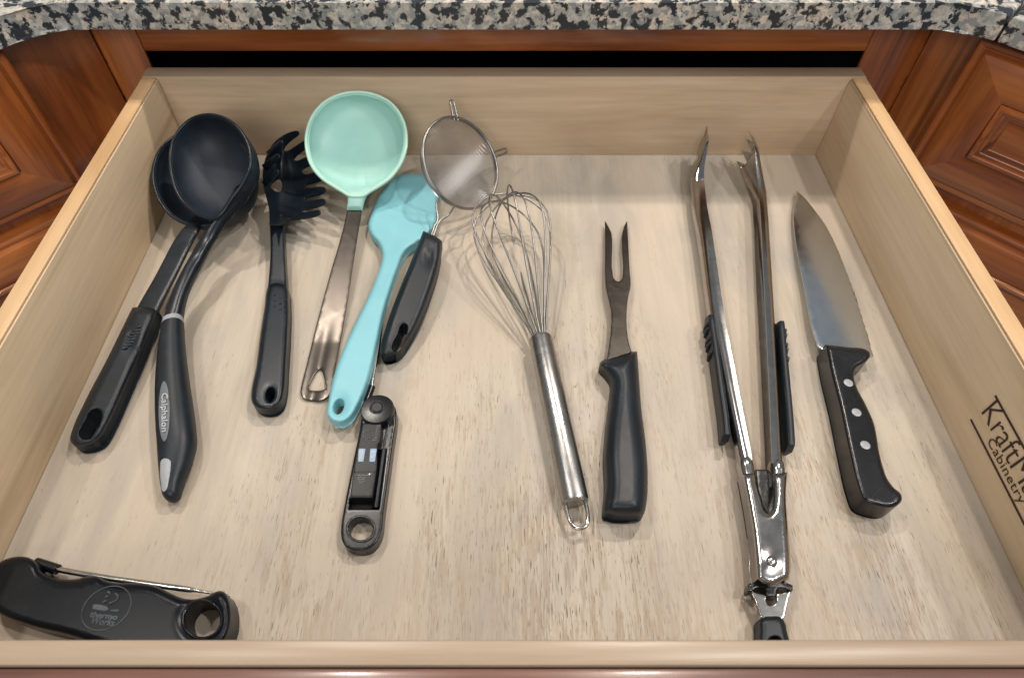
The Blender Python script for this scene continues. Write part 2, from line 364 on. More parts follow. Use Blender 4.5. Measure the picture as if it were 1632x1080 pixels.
def loft(name, rows, mat, parent, n=2.3, N=40, Mr=28, c0=0, c1=0, smooth=60):
    """rows (uL,vL,uR,vR,z,h): left and right contour in the picture, height of the axis, half thickness"""
    A = interp_rows(rows, N); cen = []; w = []; hh = []
    for uL, vL, uR, vR, z, h in A:
        a, b = P(uL, vL, z), P(uR, vR, z); cen.append((a+b)/2); w.append((b-a)/2); hh.append(h)
    cen = np.array(cen); w = np.array(w); hh = np.array(hh)
    L = np.concatenate([[0], np.cumsum(np.linalg.norm(np.diff(cen, axis=0), axis=1))])
    th = np.linspace(0, 2*math.pi, Mr, endpoint=False); cs = np.sign(np.cos(th))*np.abs(np.cos(th))**(2/n); sn = np.sign(np.sin(th))*np.abs(np.sin(th))**(2/n)
    def at(s):
        return [np.array([np.interp(s, L, a[:, k]) for k in range(3)]) for a in (cen, w)]+[np.interp(s, L, hh)]
    ss = list(L)
    if c0: ss = [c0*x for x in (0, .02, .08, .2, .38, .6, .8)]+[s for s in ss if s >= c0]
    if c1: ss = [s for s in ss if s <= L[-1]-c1]+[L[-1]-c1*x for x in (.8, .6, .38, .2, .08, .02, 0)]
    R = []
    for s in ss:
        c, ww, h = at(s); k = 1
        if c0 and s < c0: k = math.sqrt(max(0, 1-(1-s/c0)**2))
        if c1 and s > L[-1]-c1: k = math.sqrt(max(0, 1-(1-(L[-1]-s)/c1)**2))
        k = max(k, .02); R.append([c+ww*k*a+np.array([0, 0, h*k*b]) for a, b in zip(cs, sn)])
    return grid_mesh(name, R, mat, parent, smooth=smooth)
def smooth3(pts, N):
    return interp_rows(pts, N)
def tube(name, pts, rad, mat, parent, N=None, Mr=10, closed=False, smooth=60, build=True):
    p = np.array(pts, float) if not N else smooth3(pts, N); n = len(p)
    r = np.full(n, rad) if np.isscalar(rad) else np.interp(np.linspace(0, 1, n), np.linspace(0, 1, len(rad)), rad)
    if closed: t = np.roll(p, -1, 0)-np.roll(p, 1, 0)
    else: t = np.gradient(p, axis=0)
    t /= np.linalg.norm(t, axis=1)[:, None]+1e-12
    nrm = np.cross(t[0], [0, 0, 1.]); 
    if np.linalg.norm(nrm) < .1: nrm = np.cross(t[0], [1., 0, 0])
    R = []
    for i in range(n):
        nrm = nrm-t[i]*np.dot(nrm, t[i]); nrm /= np.linalg.norm(nrm); b = np.cross(t[i], nrm)
        R.append([p[i]+r[i]*(math.cos(a)*nrm+math.sin(a)*b) for a in np.linspace(0, 2*math.pi, Mr, endpoint=False)])
    if closed: R.append(R[0])
    if not build: return np.array(R)
    return grid_mesh(name, R, mat, parent, caps=not closed, smooth=smooth)
def join_tubes(name, list_of_rings, mat, parent):
    V = []; Fc = []
    for R in list_of_rings:
        n, m = R.shape[:2]; o = len(V); V += list(R.reshape(-1, 3))
        for i in range(n-1):
            for j in range(m): k = (j+1) % m; Fc.append((o+i*m+j, o+i*m+k, o+(i+1)*m+k, o+(i+1)*m+j))
    return mesh_obj(name, np.array(V), Fc, mat, parent, 60)
def bowl(name, rim, n, depth, thick, mat, parent, bottom=None, power=2.0, rows=18, flat=.0):
    """shell hung from a rim loop (world points in a tilted plane)"""
    rim = np.asarray(rim); c = rim.mean(0) if bottom is None else bottom
    out = rim; R = []
    for k in range(rows+1):
        t = k/rows; a = t*math.pi/2; s = math.cos(a)**(2/power) if t < 1 else 0; dd = math.sin(a)**(2/power)
        s = max(s, .015); R.append(c+(rim-c)*s-n*depth*dd)
    outer = np.array(R)
    Ri = []
    for k in range(rows+1):
        t = k/rows; a = t*math.pi/2; s = max(math.cos(a)**(2/power) if t < 1 else 0, .015); dd = math.sin(a)**(2/power)
        rad = np.linalg.norm(rim-c, axis=1)[:, None]; inn = c+(rim-c)*(1-thick/rad)
        Ri.append(c+(inn-c)*s-n*(depth-thick)*dd)
    rings = np.concatenate([outer[::-1], np.array(Ri)])
    return grid_mesh(name, rings, mat, parent, smooth=50)
def text_on(name, body, origin, xd, yd, size, mat, parent, depth=.00015, offset=0.0, shear=0.0, align='LEFT', spacing=1.0, aspect=1.0):
    c = bpy.data.curves.new(name, 'FONT'); c.body = body; c.size = 1; c.extrude = depth/size; c.offset = offset; c.shear = shear; c.align_x = align; c.align_y = 'CENTER'; c.space_character = spacing; c.resolution_u = 4
    tmp = bpy.data.objects.new(name+'_tmp', c); S.collection.objects.link(tmp); bpy.context.view_layer.update()
    me = bpy.data.meshes.new_from_object(tmp.evaluated_get(bpy.context.evaluated_depsgraph_get())); bpy.data.objects.remove(tmp); bpy.data.curves.remove(c)
    xd = unit(xd); yd = np.asarray(yd, float); yd = unit(yd-xd*np.dot(xd, yd)); zd = np.cross(xd, yd)
    V = np.array([v.co[:] for v in me.vertices]); Fc = [tuple(p.vertices) for p in me.polygons]; bpy.data.meshes.remove(me)
    W_ = np.asarray(origin)+np.outer(V[:, 0]*size*aspect, xd)+np.outer(V[:, 1]*size, yd)+np.outer(V[:, 2]*size, zd)
    return mesh_obj(name, W_, Fc, mat, parent, 0, flat=True)
def plank(name, poly, o, sd, td, nd_, d0, d1, mat, parent, along='s', bev=.001, seed=0):
    """flat board: polygon (s,t) in the frame o,sd,td extruded along nd_ from d0 to d1, edges bevelled, grain along s or t"""
    me = bmesh.new(); n = len(poly); a = [me.verts.new((p[0], p[1], d0)) for p in poly]; b = [me.verts.new((p[0], p[1], d1)) for p in poly]
    me.faces.new(a[::-1]); me.faces.new(b)
    for i in range(n): me.faces.new((a[i], a[(i+1) % n], b[(i+1) % n], b[i]))
    bmesh.ops.recalc_face_normals(me, faces=me.faces[:])
    if bev: bmesh.ops.bevel(me, geom=me.edges[:], offset=bev, segments=2, affect='EDGES', profile=.5, clamp_overlap=True)
    me.verts.index_update(); L = np.array([v.co[:] for v in me.verts]); Fc = [[v.index for v in f.verts] for f in me.faces]; me.free()
    o, sd, td, nd_ = [np.asarray(x, float) for x in (o, sd, td, nd_)]
    V = o+np.outer(L[:, 0], sd)+np.outer(L[:, 1], td)+np.outer(L[:, 2], nd_)
    g = L.copy() if along == 's' else L[:, [1, 0, 2]]
    return mesh_obj(name, V, Fc, mat, parent, 40, grain=g+np.array([0, seed*.37, seed*.11]))
def rect(x0, x1, y0, y1): return [(x0, y0), (x1, y0), (x1, y1), (x0, y1)]
EX, EY, EZ = np.array([1., 0, 0]), np.array([0, 1., 0]), np.array([0, 0, 1.])

# ------------------------------------------------------------------ cabinets
XL, XR, YF, YB, ZT = -.350, .358, .0815, .6135, .0935
YC = .640; ZC = .1508
GL = np.array([-.411, YC, 0]); GR = np.array([.433, YC, 0])
cab = thing('base_cabinet', (0, YC, -.6), 'cherry cabinet face with the dark slot behind the open drawer', 'cabinet')
plank('top_rail', rect(-.3655, .3755, .1076, ZC-.0005), (0, YC, 0), EX, EZ, -EY, -.004, 0, M['cherry'], cab, 's', .001, 1)
plank('stile', rect(GL[0]+.001, -.3660, -.6, ZC-.0005), (0, YC, 0), EX, EZ, -EY, -.004, 0, M['cherry'], cab, 't', .0012, 2)
plank('stile', rect(.3760, GR[0]-.001, -.6, ZC-.0005), (0, YC, 0), EX, EZ, -EY, -.004, 0, M['cherry'], cab, 't', .0012, 3)
IY = YC+.0035
plank('inner_side', rect(IY, 1.2, -.2, ZC-.001), (-.3820, 0, 0), EY, EZ, EX, -.012, 0, M['slot_shade'], cab, 's', 0, 4)
plank('inner_side', rect(IY, 1.2, -.2, ZC-.001), (.4040, 0, 0), EY, EZ, EX, -.012, 0, M['slot_shade'], cab, 's', 0, 5)
plank('inner_back', rect(-.42, .43, -.25, ZC-.001), (0, 1.195, 0), EX, EZ, EY, .001, .012, M['slot_shade'], cab, 's', 0, 6)
plank('inner_base', rect(-.42, .43, IY, 1.22), (0, 0, -.19), EX, EY, EZ, -.012, 0, M['slot_shade'], cab, 's', 0, 7)
plank('inner_top', rect(-.42, .43, IY+.003, 1.22), (0, 0, ZC-.013), EX, EY, EZ, 0, .011, M['slot_shade'], cab, 's', 0, 7)
for g_, m_ in ((GL, 1), (GR, -1)):
    plank('corner_post', [(g_[0]+m_*x, g_[1]+y) for x, y in ((.006, .0025), (.006, .035), (-.035, .035), (-.0042, .0028))], (0, 0, -.6), EX, EY, EZ, 0, .6+ZC-.002, M['cherry'], cab, 't', 0, 8)

def sweep_front(o, sd, nd_, s0, s1, z0, z1, parent, seed, mat, panel_h=True):
    """framed front with mitred rails and stiles, beaded outer edge, fluted moulding and a sunk centre panel"""
    prof = [(0, 0), (0, .0105), (.0012, .0128), (.0035, .0140), (.0062, .0136), (.0080, .0118), (.0088, .0120), (.0105, .0160), (.0125, .0175), (.0470, .0175), (.0480, .0165)]
    mould = [(.0480, .0168), (.0486, .0198), (.0505, .0212), (.0525, .0210), (.0540, .0192), (.0546, .0176), (.0565, .0172), (.0580, .0155), (.0586, .0142), (.0610, .0138), (.0625, .0120), (.0632, .0105)]
    o, sd, nd_ = np.asarray(o), np.asarray(sd), np.asarray(nd_)
    def corner(k, d, h):
        s = (s0+d, s1-d, s1-d, s0+d)[k]; z = (z0+d, z0+d, z1-d, z1-d)[k]
        return o+sd*s+EZ*z+nd_*h, (s, z)
    for k, nm in enumerate(('rail', 'stile', 'rail', 'stile')):
        V = []; g = []
        for d, h in prof:
            for kk in (k, (k+1) % 4):
                p, (s, z) = corner(kk, d, h); V.append(p); g.append((s, z, h) if nm == 'rail' else (z, s, h))
        # underside closes the board
        p0 = [corner(kk, .048, 0)[0] for kk in (k, (k+1) % 4)]; V += p0; g += [g[-2], g[-1]]
        n = len(prof)+1; Fc = [(2*i, 2*i+1, 2*i+3, 2*i+2) for i in range(n-1)]+[(2*n-2, 2*n-1, 1, 0)]
        Fc += [tuple(2*i for i in range(n)), tuple(2*i+1 for i in range(n))]
        mesh_obj(nm, np.array(V), Fc, mat, parent, 50, grain=np.array(g)+np.array([seed*1.3+k, k*.21+seed*.4, 0]))
    V = []; g = []; m = len(mould)
    for d, h in mould:
        for k in range(4): p, (s, z) = corner(k, d, h); V.append(p); g.append((s, z+h*3, h) if k % 2 == 0 else (s, z+h*3, h))
    Fc = [(4*i+k, 4*i+(k+1) % 4, 4*i+4+(k+1) % 4, 4*i+4+k) for i in range(m-1) for k in range(4)]
    mo = mesh_obj('panel_moulding', np.array(V), Fc, mat, parent, 50, grain=np.array(g)+seed)
    plank('centre_panel', rect(s0+.063, s1-.063, z0+.063, z1-.063), o, sd, EZ, nd_, .002, .0108, mat, parent, 's', 0, seed+9)
for side, G, s_edge, seed in (('left', GL, .080, 11), ('right', GR, .0445, 23)):
    sg = -1 if side == 'left' else 1; r2 = math.sqrt(.5)
    sd = np.array([sg*r2, -r2, 0]); nn = np.array([-sg*r2, -r2, 0])
    cc = thing('angled_cabinet', G+np.array([0, 0, -.6]), ('cherry cabinet angled to the left of the drawer with a framed drawer front' if side == 'left' else 'cherry cabinet angled to the right of the drawer under the granite seam'), 'cabinet')
    plank('face_frame', rect(.0008, .55, -.6, ZC-.0005), G, sd, EZ, nn, -.02, 0, M['cherry'], cc, 't', .001, seed)
    fr = bpy.data.objects.new('drawer_front', None); S.collection.objects.link(fr); fr.parent = cc
    sweep_front(G+nn*.0005, sd, nn, s_edge, s_edge+.36, -.0125, .144, fr, seed, M['cherry'])
    fr2 = bpy.data.objects.new('door', None); S.collection.objects.link(fr2); fr2.parent = cc
    sweep_front(G+nn*.0005, sd, nn, s_edge, s_edge+.36, -.56, -.0285, fr2, seed+5, M['cherry'])

# ------------------------------------------------------------------ granite
def slab(name, plan, label):
    root = bmesh.new(); zt = ZC+.0245
    a = [root.verts.new((x, y, ZC)) for x, y in plan]; b = [root.verts.new((x, y, zt)) for x, y in plan]; n = len(plan)
    root.faces.new(a[::-1]); root.faces.new(b)
    for i in range(n): root.faces.new((a[i], a[(i+1) % n], b[(i+1) % n], b[i]))
    e = [x for x in root.edges if abs(x.verts[0].co.z-x.verts[1].co.z) < 1e-6]
    bmesh.ops.bevel(root, geom=e, offset=.003, segments=3, affect='EDGES', profile=.5)
    root.verts.index_update(); V = np.array([v.co[:] for v in root.verts]); Fc = [[v.index for v in f.verts] for f in root.faces]; root.free()
    o = mesh_obj(name, V, Fc, M['granite'], None, 30); setp(o, label, 'countertop'); return o
frontL = [(-.70, .3135), (-.458, .5558), (-.4500, .5650), (-.4430, .5745), (-.4370, .5830), (-.4290, .5905), (-.4180, .5960), (-.4050, .5985), (-.38, .5993)]
cut = np.array([.4520, .5765]); pr = np.array([r2, r2])
frontR = [(.392, .5993), (.4120, .5985), (.4214, .5975), (.4300, .5940), (.4392, .5875), tuple(cut)]
far = cut+pr*.22
slab('granite_countertop', frontL+frontR+[tuple(far), (.62, 1.4), (-1.2, 1.4), (-1.2, .3135)], 'speckled granite countertop with a rounded corner above the drawer')
c2 = cut+np.array([.0022, -.0022])*.8; f2 = far+np.array([.0022, -.0022])*.8
slab('granite_countertop', [tuple(c2), (.70, .3290), (1.2, .3290), (1.2, 1.4), (.625, 1.4), tuple(f2)], 'granite countertop piece right of the dark seam')

# ------------------------------------------------------------------ the drawer
dr = thing('drawer', (0, .35, -.012), 'open pale maple drawer with cherry front, filled with kitchen tools', 'drawer')
plank('drawer_bottom', rect(YF+.001, YB-.0005, -XR+.0005, -XL-.0005), (0, 0, 0), EY, -EX, EZ, -.009, 0, M['floor'], dr, 's', 0)
XLo, XRo = XL-.0165, XR+.0165
for x0, sgn in ((XL, 1), (XR, -1)):
    o_ = plank('side_panel', rect(YF-.002, YB-.0004, -.02, ZT-.0015), (x0, 0, 0), EY, EZ, EX*(-sgn), 0, .0165, M['side'], dr, 's', .0008, 1 if sgn > 0 else 2)
    plank('edge_band', rect(YF-.002, YB-.0006, .0012, .0155), (x0, 0, ZT-.0014), EY, EX*(-sgn), EZ, 0, .0022, M['edge'], o_, 's', .0009, 3 if sgn > 0 else 4)
plank('back_panel', rect(XLo, XRo, -.02, ZT+.0012), (0, YB, 0), EX, EZ, EY, 0, .019, M['back'], dr, 's', .0016, 5)
plank('box_front', rect(XLo, XRo, -.02, ZT-.0012), (0, YF, 0), EX, EZ, -EY, 0, .0125, M['front'], dr, 's', .0018, 6)
plank('drawer_front', rect(XLo-.03, XRo+.03, -.05, ZT-.003), (0, YF-.0128, 0), EX, EZ, -EY, 0, .021, M['cherry_front'], dr, 's', .003, 7)
# printed maker's mark on the right side panel: reads along the drawer towards the front
wp = np.array([XR, 0, 0]); wn = np.array([-1., 0, 0])
def PW(u, v): return PP(u, v, wp, wn)
k0 = PW(1565, 655); t0 = PW(1587, 630); b0 = PW(1548, 668)
mk = thing('maker_mark', (XR-.0003, k0[1], k0[2]), None, None); mk.location = (0, 0, 0); mk.parent = dr; del mk['_base']
xw = np.array([XR-.0003, 0, 0])
def wl(y, z): return np.array([XR-.0003, y, z])
for q in (t0, b0):
    plank('rule', rect(0, .13, -.0009, .0009), wl(q[1], q[2]), -EY, EZ, -EX, 0, .0002, M['ink'], mk, 's', 0)
zm = (t0[2]+b0[2])/2
text_on('brand_lettering', 'KraftMaid', wl(k0[1]+.001, zm+.0045), -EY, EZ, .0275, M['ink'], mk, offset=-.012, aspect=.80, spacing=.97)
text_on('brand_lettering', 'Cabinetry', wl(k0[1]-.020, b0[2]+.0075), -EY, EZ, .0112, M['ink'], mk, offset=-.008, aspect=1.05, spacing=1.05)

# ------------------------------------------------------------------ utensils
def lerp(a, b, t): return a+(b-a)*min(1, max(0, t))
def ramp_v(v0, z0, v1, z1): return lambda u, v: lerp(z0, z1, (v-v0)/(v1-v0))

# --- ladle with the ribbed thumb grip (underneath)
L2 = thing('ladle', P(160, 640, 0), 'matte black ladle with ribbed oval thumb grip, bowl under the other ladle', 'ladle')
n2 = unit((-.10, -.40, .91)); p2 = P(326, 282, .050)
rim2 = np.array([PP(u, v, p2, n2) for u, v in spl([(300, 214), (281, 217), (258, 236), (246, 262), (245, 290), (256, 322), (275, 345), (297, 357), (316, 361), (340, 357), (372, 341), (398, 312), (404, 270), (392, 236), (360, 212), (328, 207)], 5)])
c2b = rim2.mean(0)+np.array([.008, .0, 0])
bowl('bowl', rim2, n2, .042, .0022, M['bowlblack'], L2, c2b, 2.2)
tube('rim', rim2+n2*.0003, .0016, M['nylon'], L2, closed=True, Mr=8)
loft('neck', [(302, 357, 324, 358, PP(313, 358, p2, n2)[2]-.001, .0022), (290, 368, 315, 372, .030, .0022), (275, 390, 302, 396, .0245, .0022), (250, 438, 279, 443, .020, .0024), (226, 480, 257, 486, .017, .0026), (219, 493, 251, 499, .016, .0026)], M['nylon'], L2, n=5, N=30)
hz = lambda u, v: lerp(.0245, .0185, (v-490)/220)-.0022*math.exp(-(((u-(209+.0*v))**2)/90+((v-538)**2)/480))
ho = spl([(211, 490, 1), (233, 488), (255, 495, 1), (254, 512), (244, 540), (210, 620), (177, 692), (168, 706), (157, 714), (138, 718), (121, 713), (112, 701), (114, 688), (135, 640), (170, 573), (200, 512)], 5)
slot2 = spl([(138, 668), (142, 658), (150, 652), (159, 653), (162.5, 661), (160, 673), (150, 693), (146, 698), (139, 700), (131, 698), (126, 690), (129, 682)], 4)
h2 = pillow('handle', ho, hz, .0170, .0070, M['rubber'], L2, [slot2], step=2.2, rv=.0085, sil=True)
for k in range(8):
    t = k/7; cx, cy = lerp(221.5, 199, t), lerp(521, 555, t); hw = 9.5*math.sqrt(max(.15, 1-(2*t-1)**2*.8))
    tube('grip_rib', [P(cx-hw, cy+1.5, hz(cx, cy)+.0002), P(cx, cy, hz(cx, cy)+.0009), P(cx+hw, cy-1.5, hz(cx, cy)+.0002)], .0009, M['rubber'], h2, Mr=6)
# --- ladle with the silver ring (on top)
L1 = thing('ladle', P(282, 640, 0), 'black nylon ladle with silver collar and grey oval badge, deep bowl on top', 'ladle')
n1 = unit((-.24, -.46, .86)); p1 = P(337, 262, .072)
rim1 = np.array([PP(u, v, p1, n1) for u, v in spl([(330, 183.5), (308, 189), (288, 206), (275, 230), (272, 258), (276, 288), (288, 316), (306, 335), (325, 346), (341, 349), (355, 339), (369, 318), (388, 292), (399, 266), (398, 240), (388, 215), (370, 196), (350, 186)], 5)])
bowl('bowl', rim1, n1, .037, .0022, M['bowlblack'], L1, rim1.mean(0)+np.array([0.006, .002, 0]), 2.3)
tube('rim', rim1+n1*.0003, .0017, M['nylon'], L1, closed=True, Mr=8)
zr = PP(345, 348, p1, n1)[2]
zr0 = PP(378, 312, p1, n1)[2]
loft('neck', [(372, 306, 396, 292, zr0-.002, .004), (355, 336, 377, 331, zr+.001, .0042), (338, 360, 358, 356, zr-.006, .0045), (318, 387, 340, 386, zr-.013, .005), (302, 415, 325, 414, .034, .0055), (286, 445, 309, 444, .0285, .006), (273, 475, 297, 475, .0245, .0065), (262, 510, 291, 505, .0205, .0075), (260, 516, 291, 509, .0200, .008)], M['nylon'], L1, n=2.6, N=50)
loft('collar', [(260.5, 515, 291.5, 506, .0200, .0088), (259, 522, 292, 513, .0196, .0092)], M['silver'], L1, n=2.4, N=6)
hd1 = [(259, 522, 292, 513, .0192, .0090), (254, 555, 294, 548, .0175, .0100), (250, 600, 300, 600, .0150, .0115), (249, 640, 306, 640, .0135, .0122), (250, 680, 311, 680, .0130, .0122), (252, 712, 312, 708, .0125, .0115), (254, 745, 303, 742, .0115, .0100), (257, 772, 292, 770, .0100, .0085), (262, 800, 285, 799, .0085, .0070)]
h1 = loft('handle', hd1, M['rubber'], L1, n=2.35, N=60, c1=.006, Mr=36)
def on_loft(rows, u, v, n=2.35):
    """height at which the sight line of a point meets the upper side of a loft"""
    A = interp_rows(rows, 160); a = np.array([P(r[0], r[1], r[4]) for r in A]); b = np.array([P(r[2], r[3], r[4]) for r in A])
    c = (a+b)/2; w = (b-a)/2; z = A[:, 4].mean()+A[:, 5].mean()
    for _ in range(14):
        p = P(u, v, z); d = p-c; lw = np.linalg.norm(w, axis=1); x = (d*w).sum(1)/lw**2
        along = np.linalg.norm((d-w*x[:, None])[:, :2], axis=1); i = along.argmin()
        zn_ = A[i, 4]+A[i, 5]*max(.02, 1-min(.995, abs(x[i]))**n)**(1/n); z = .5*z+.5*zn_
    return z
def decal(name, outl, rows, mat, parent, lift=.0004, n=2.35, step=2):
    """thin raised badge that follows the handle's curved top"""
    zf = lambda u, v: on_loft(rows, u+(0), v, n)+lift
    return pillow(name, outl, zf, .0012, .0004, mat, parent, step=step, grid=3)
bd = decal('badge', ell(261.5, 655, 9, 48, 0, 40), hd1, M['badge'], h1)
decal('eyelet', spl([(262, 730), (271, 733), (272, 745), (269, 765), (265, 780), (260, 783), (256.5, 770), (255, 745), (257, 733)], 4), hd1, M['silver'], h1)
bc = P(262, 655, on_loft(hd1, 262, 655)+.0010); bdir = unit(P(262, 700, on_loft(hd1, 262, 700))-P(262, 610, on_loft(hd1, 262, 610)))
text_on('badge_lettering', 'Calphalon', bc+np.array([0, 0, .0002]), bdir, np.cross(unit((-.45, 0, .9)), bdir), .0088, M['white'], h1, shear=.35, align='CENTER', offset=-.01)

# --- spaghetti server
sv = thing('pasta_server', P(430, 560, 0), 'black toothed pasta server with round drain hole and dotted thumb rest', 'pasta server')
def svz(u, v):
    z = .014
    z += .034*max(0, (452-u)/34)**2 if u < 452 else .017*((u-452)/60)**2
    z += .036*max(0, (292-v)/82)**1.6 + .010*max(0, (v-318)/35)**1.5
    return z
so = spl([(430.5, 341, 1), (425, 318), (420, 298), (418.5, 280), (420, 263), (424, 250), (430, 237), (438, 226), (449, 217), (460, 211.5), (471, 208.5), (477, 210), (475, 214), (467, 220), (459, 227), (453, 235), (454, 240), (460, 239.5), (469, 234), (478, 228), (487, 223), (495, 221), (497, 225), (490, 233), (478, 243), (470, 250), (469.5, 255), (474, 256), (483, 252), (494, 247), (504, 244), (508, 247), (502, 258), (492, 264), (483, 269), (481.5, 274), (486, 277.5), (496, 276), (508, 272.5), (515, 274), (516, 281), (508, 288), (497, 291.5), (488, 294), (486.5, 298), (492, 299.5), (506, 298), (517, 298.5), (519.5, 302), (513, 308), (501, 311.5), (488, 315), (485, 318), (489, 320.5), (502, 318.5), (515, 317), (519, 320), (514, 326), (501, 330), (484, 334), (480.5, 336.5), (484, 338), (498, 336), (508, 335), (511, 337.5), (507, 342), (495, 345.5), (476, 348.5), (456, 350.5), (453, 353, 1), (452, 358, 1), (429, 357, 1)], 3)
head = pillow('bowl', so, svz, .0022, .0008, M['nylon'], sv, [spl([(431, 296), (437, 288), (444, 284.5), (448.5, 290), (449, 300), (446, 306), (440, 305), (434, 301)], 5)], step=1.6, grid=3)
for tip, b0_, wd in (((444, 272), (421, 294), 11), ((445.5, 247), (421, 268), 11), ((450, 225), (427, 246), 9)):
    tu = np.array(tip); bu = np.array(b0_); d_ = unit(tu-bu); nn_ = np.array([-d_[1], d_[0]])
    rows = []
    for t in (0, .3, .6, .85, 1):
        c = bu+(tu-bu)*t; w_ = wd*(1-.35*t)/2; a = c+nn_*w_; b = c-nn_*w_; l, r_ = (a, b)
        rows.append((l[0], l[1], r_[0], r_[1], svz(*b0_)+.004+.024*t-.004*t*t, .0016))
    loft('tine', rows, M['nylon'], sv, n=2.5, N=14, c1=.003, Mr=14)
sh = lambda u, v: lerp(.0225, .0165, (v-340)/120) if v < 460 else lerp(.0195, .0180, (v-465)/180)
pillow('neck', spl([(429, 337, 1), (451, 338, 1), (453, 380), (456, 440), (459, 478, 1), (424, 480, 1), (428, 446), (431, 400)], 4), lambda u, v: lerp(.0215, .0146, (v-340)/108), .009, .002, M['nylon'], sv, step=2.2)
sho = spl([(424, 466), (430, 452), (455, 453), (460, 482), (459, 530), (456, 580), (452, 628), (447, 642), (438, 650), (424, 653), (410, 650), (402, 642), (400, 629), (408, 585), (415, 530), (422, 485)], 5)
svd = [(438, 471), (438, 479), (438, 488), (447, 475), (447, 484), (447, 493), (455, 479), (455, 488), (455, 497)]
hdl = pillow('handle', sho, lambda u, v: .0165-.0010*math.exp(-((u-431)**2/60+(v-628)**2/140)), .0150, .0042, M['nylon'], sv, [ell(431, 629, 7, 11.5, .12, 26)], step=2.2, rv=.0055)
for u, v in svd:
    c = P(u, v, .0163); tube('grip_dot', [c+EZ*z for z in (-.0008, .0004, .0008, .0009)], [.001, .001, .0007, .0001], M['nylon'], hdl, Mr=8)

# --- mint spoon ladle
ms = thing('spoon_ladle', P(510, 600, 0), 'mint green round silicone spoon on a flat steel handle, tilted against the back', 'spoon')
nm = unit((0, -.479, .878)); pm = P(568, 228, .0575)
mo_ = spl([(568, 147.5), (544, 151), (520, 162), (500, 183), (489.5, 210), (489, 238), (497, 264), (513, 284), (532, 297), (547, 306), (556, 311.5), (568, 313), (580, 311.5), (588, 306), (603, 297), (622, 283), (638, 262), (646.5, 238), (647, 212), (639, 186), (620, 163), (594, 151)], 5)
rimm = np.array([PP(u, v, pm, nm) for u, v in mo_])
bw = bowl('bowl', rimm, nm, .026, .0028, M['mint'], ms, np.array(PP(568, 230, pm, nm)), 2.3, rows=22)
tube('rim', rimm+nm*.0002, .0017, M['mintrim'], ms, closed=True, Mr=10)
zn = PP(568, 312, pm, nm)[2]
loft('socket', [(540, 301, 597, 301, zn-.0018, .0026), (548, 307, 588, 307, zn-.0015, .0032), (553.5, 315, 582.5, 315, zn-.0030, .0042), (554.5, 324, 579.5, 324, zn-.0065, .0044), (553, 334, 577.5, 334, zn-.0112, .0044)], M['mint'], ms, n=3.2, N=26)
hs = lambda u, v: lerp(zn-.012, .0035, (v-334)/210) if v < 560 else .0035
tri = spl([(510.5, 588), (514, 594), (518.5, 611), (519, 618), (513, 621.5), (504, 622.5), (495, 621.5), (491.5, 618), (496, 607), (506, 591)], 4)
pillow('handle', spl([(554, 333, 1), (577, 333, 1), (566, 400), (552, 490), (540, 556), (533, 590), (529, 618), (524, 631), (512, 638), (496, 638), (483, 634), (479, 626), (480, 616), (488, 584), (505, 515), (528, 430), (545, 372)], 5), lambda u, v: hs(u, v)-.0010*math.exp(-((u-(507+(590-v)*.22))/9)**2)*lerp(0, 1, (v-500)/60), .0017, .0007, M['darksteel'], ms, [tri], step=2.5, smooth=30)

# --- folding thermometer in the middle
t1 = thing('folding_thermometer', P(590, 780, 0), 'small black folding thermometer with round pivot and two pale blue switches', 'thermometer')
tb = spl([(576, 668), (578, 645), (590, 632), (605, 630), (620, 637), (631, 652), (633.5, 670), (629, 710), (621, 770), (614, 822), (610, 854), (602, 871), (590, 881), (570, 883), (554, 875), (545, 860), (543.5, 843), (550, 800), (563, 735)], 5)
ringh = ell(575, 842, 19.5, 18, 0, 40)
bwell = spl([(594, 716, 1), (616, 716, 1), (604, 811, 1), (556, 811, 1), (558, 794, 1), (592, 794, 1)], 3)
body = pillow('body', tb, .0115, .0115, .0016, M['gloss'], t1, [ringh, bwell], step=1.8, hr=.0008, sil=True)
pillow('body_well', spl([(578, 703, 1), (619, 703, 1), (607, 815, 1), (553, 815, 1)], 3), .0045, .0035, .0003, M['matte'], body, step=5)
pillow('ring_lip', ell(575, 842, 24, 22, 0, 40), .0121, .0015, .0006, M['gloss'], body, [ell(575, 842, 19.8, 18.3, 0, 40)], step=2)
arm = pillow('display_arm', spl([(578, 674, 1), (608, 674, 1), (605, 704), (602, 708), (601, 740), (593.5, 793, 1), (557.5, 793, 1), (566, 735)], 3), .0165, .0120, .0008, M['matte'], t1, step=2)
for us in ((571.5, 714.5, 582.5, 714.5, 579, 735.5, 570.5, 735.5), (590, 714.5, 600.5, 714.5, 597.5, 735.5, 588.5, 735.5)):
    q = [(us[i], us[i+1], 1) for i in range(0, 8, 2)]
    pillow('switch', spl(q, 3), .0169, .0010, .0002, M['lcd'], arm, step=3)
pillow('battery_cover', spl([(564, 751, 1), (599.5, 751, 1), (592.5, 791, 1), (558.5, 791, 1)], 2), .0168, .001, .0003, M['matte'], arm, step=3)
for k in range(5):
    w = 8.5-1.6*k; y = 757+3.0*k; xc = 577-.5*k
    tube('grille_line', [P(xc-w, y, .0168), P(xc+w, y, .0168)], .00035, M['gloss'], arm, Mr=6)
sc = P(589.5, 755.5, .0168); tube('screw', [sc+EZ*z for z in (-.0005, .0004, .0006)], [.0015, .0014, .0003], M['steel'], arm, Mr=14)
tube('groove_tube', [P(619, 678, .009), P(612, 718, .009), P(599, 810, .009)], .0028, M['thermo'], t1, Mr=14)
d0 = P(601, 651, .0)
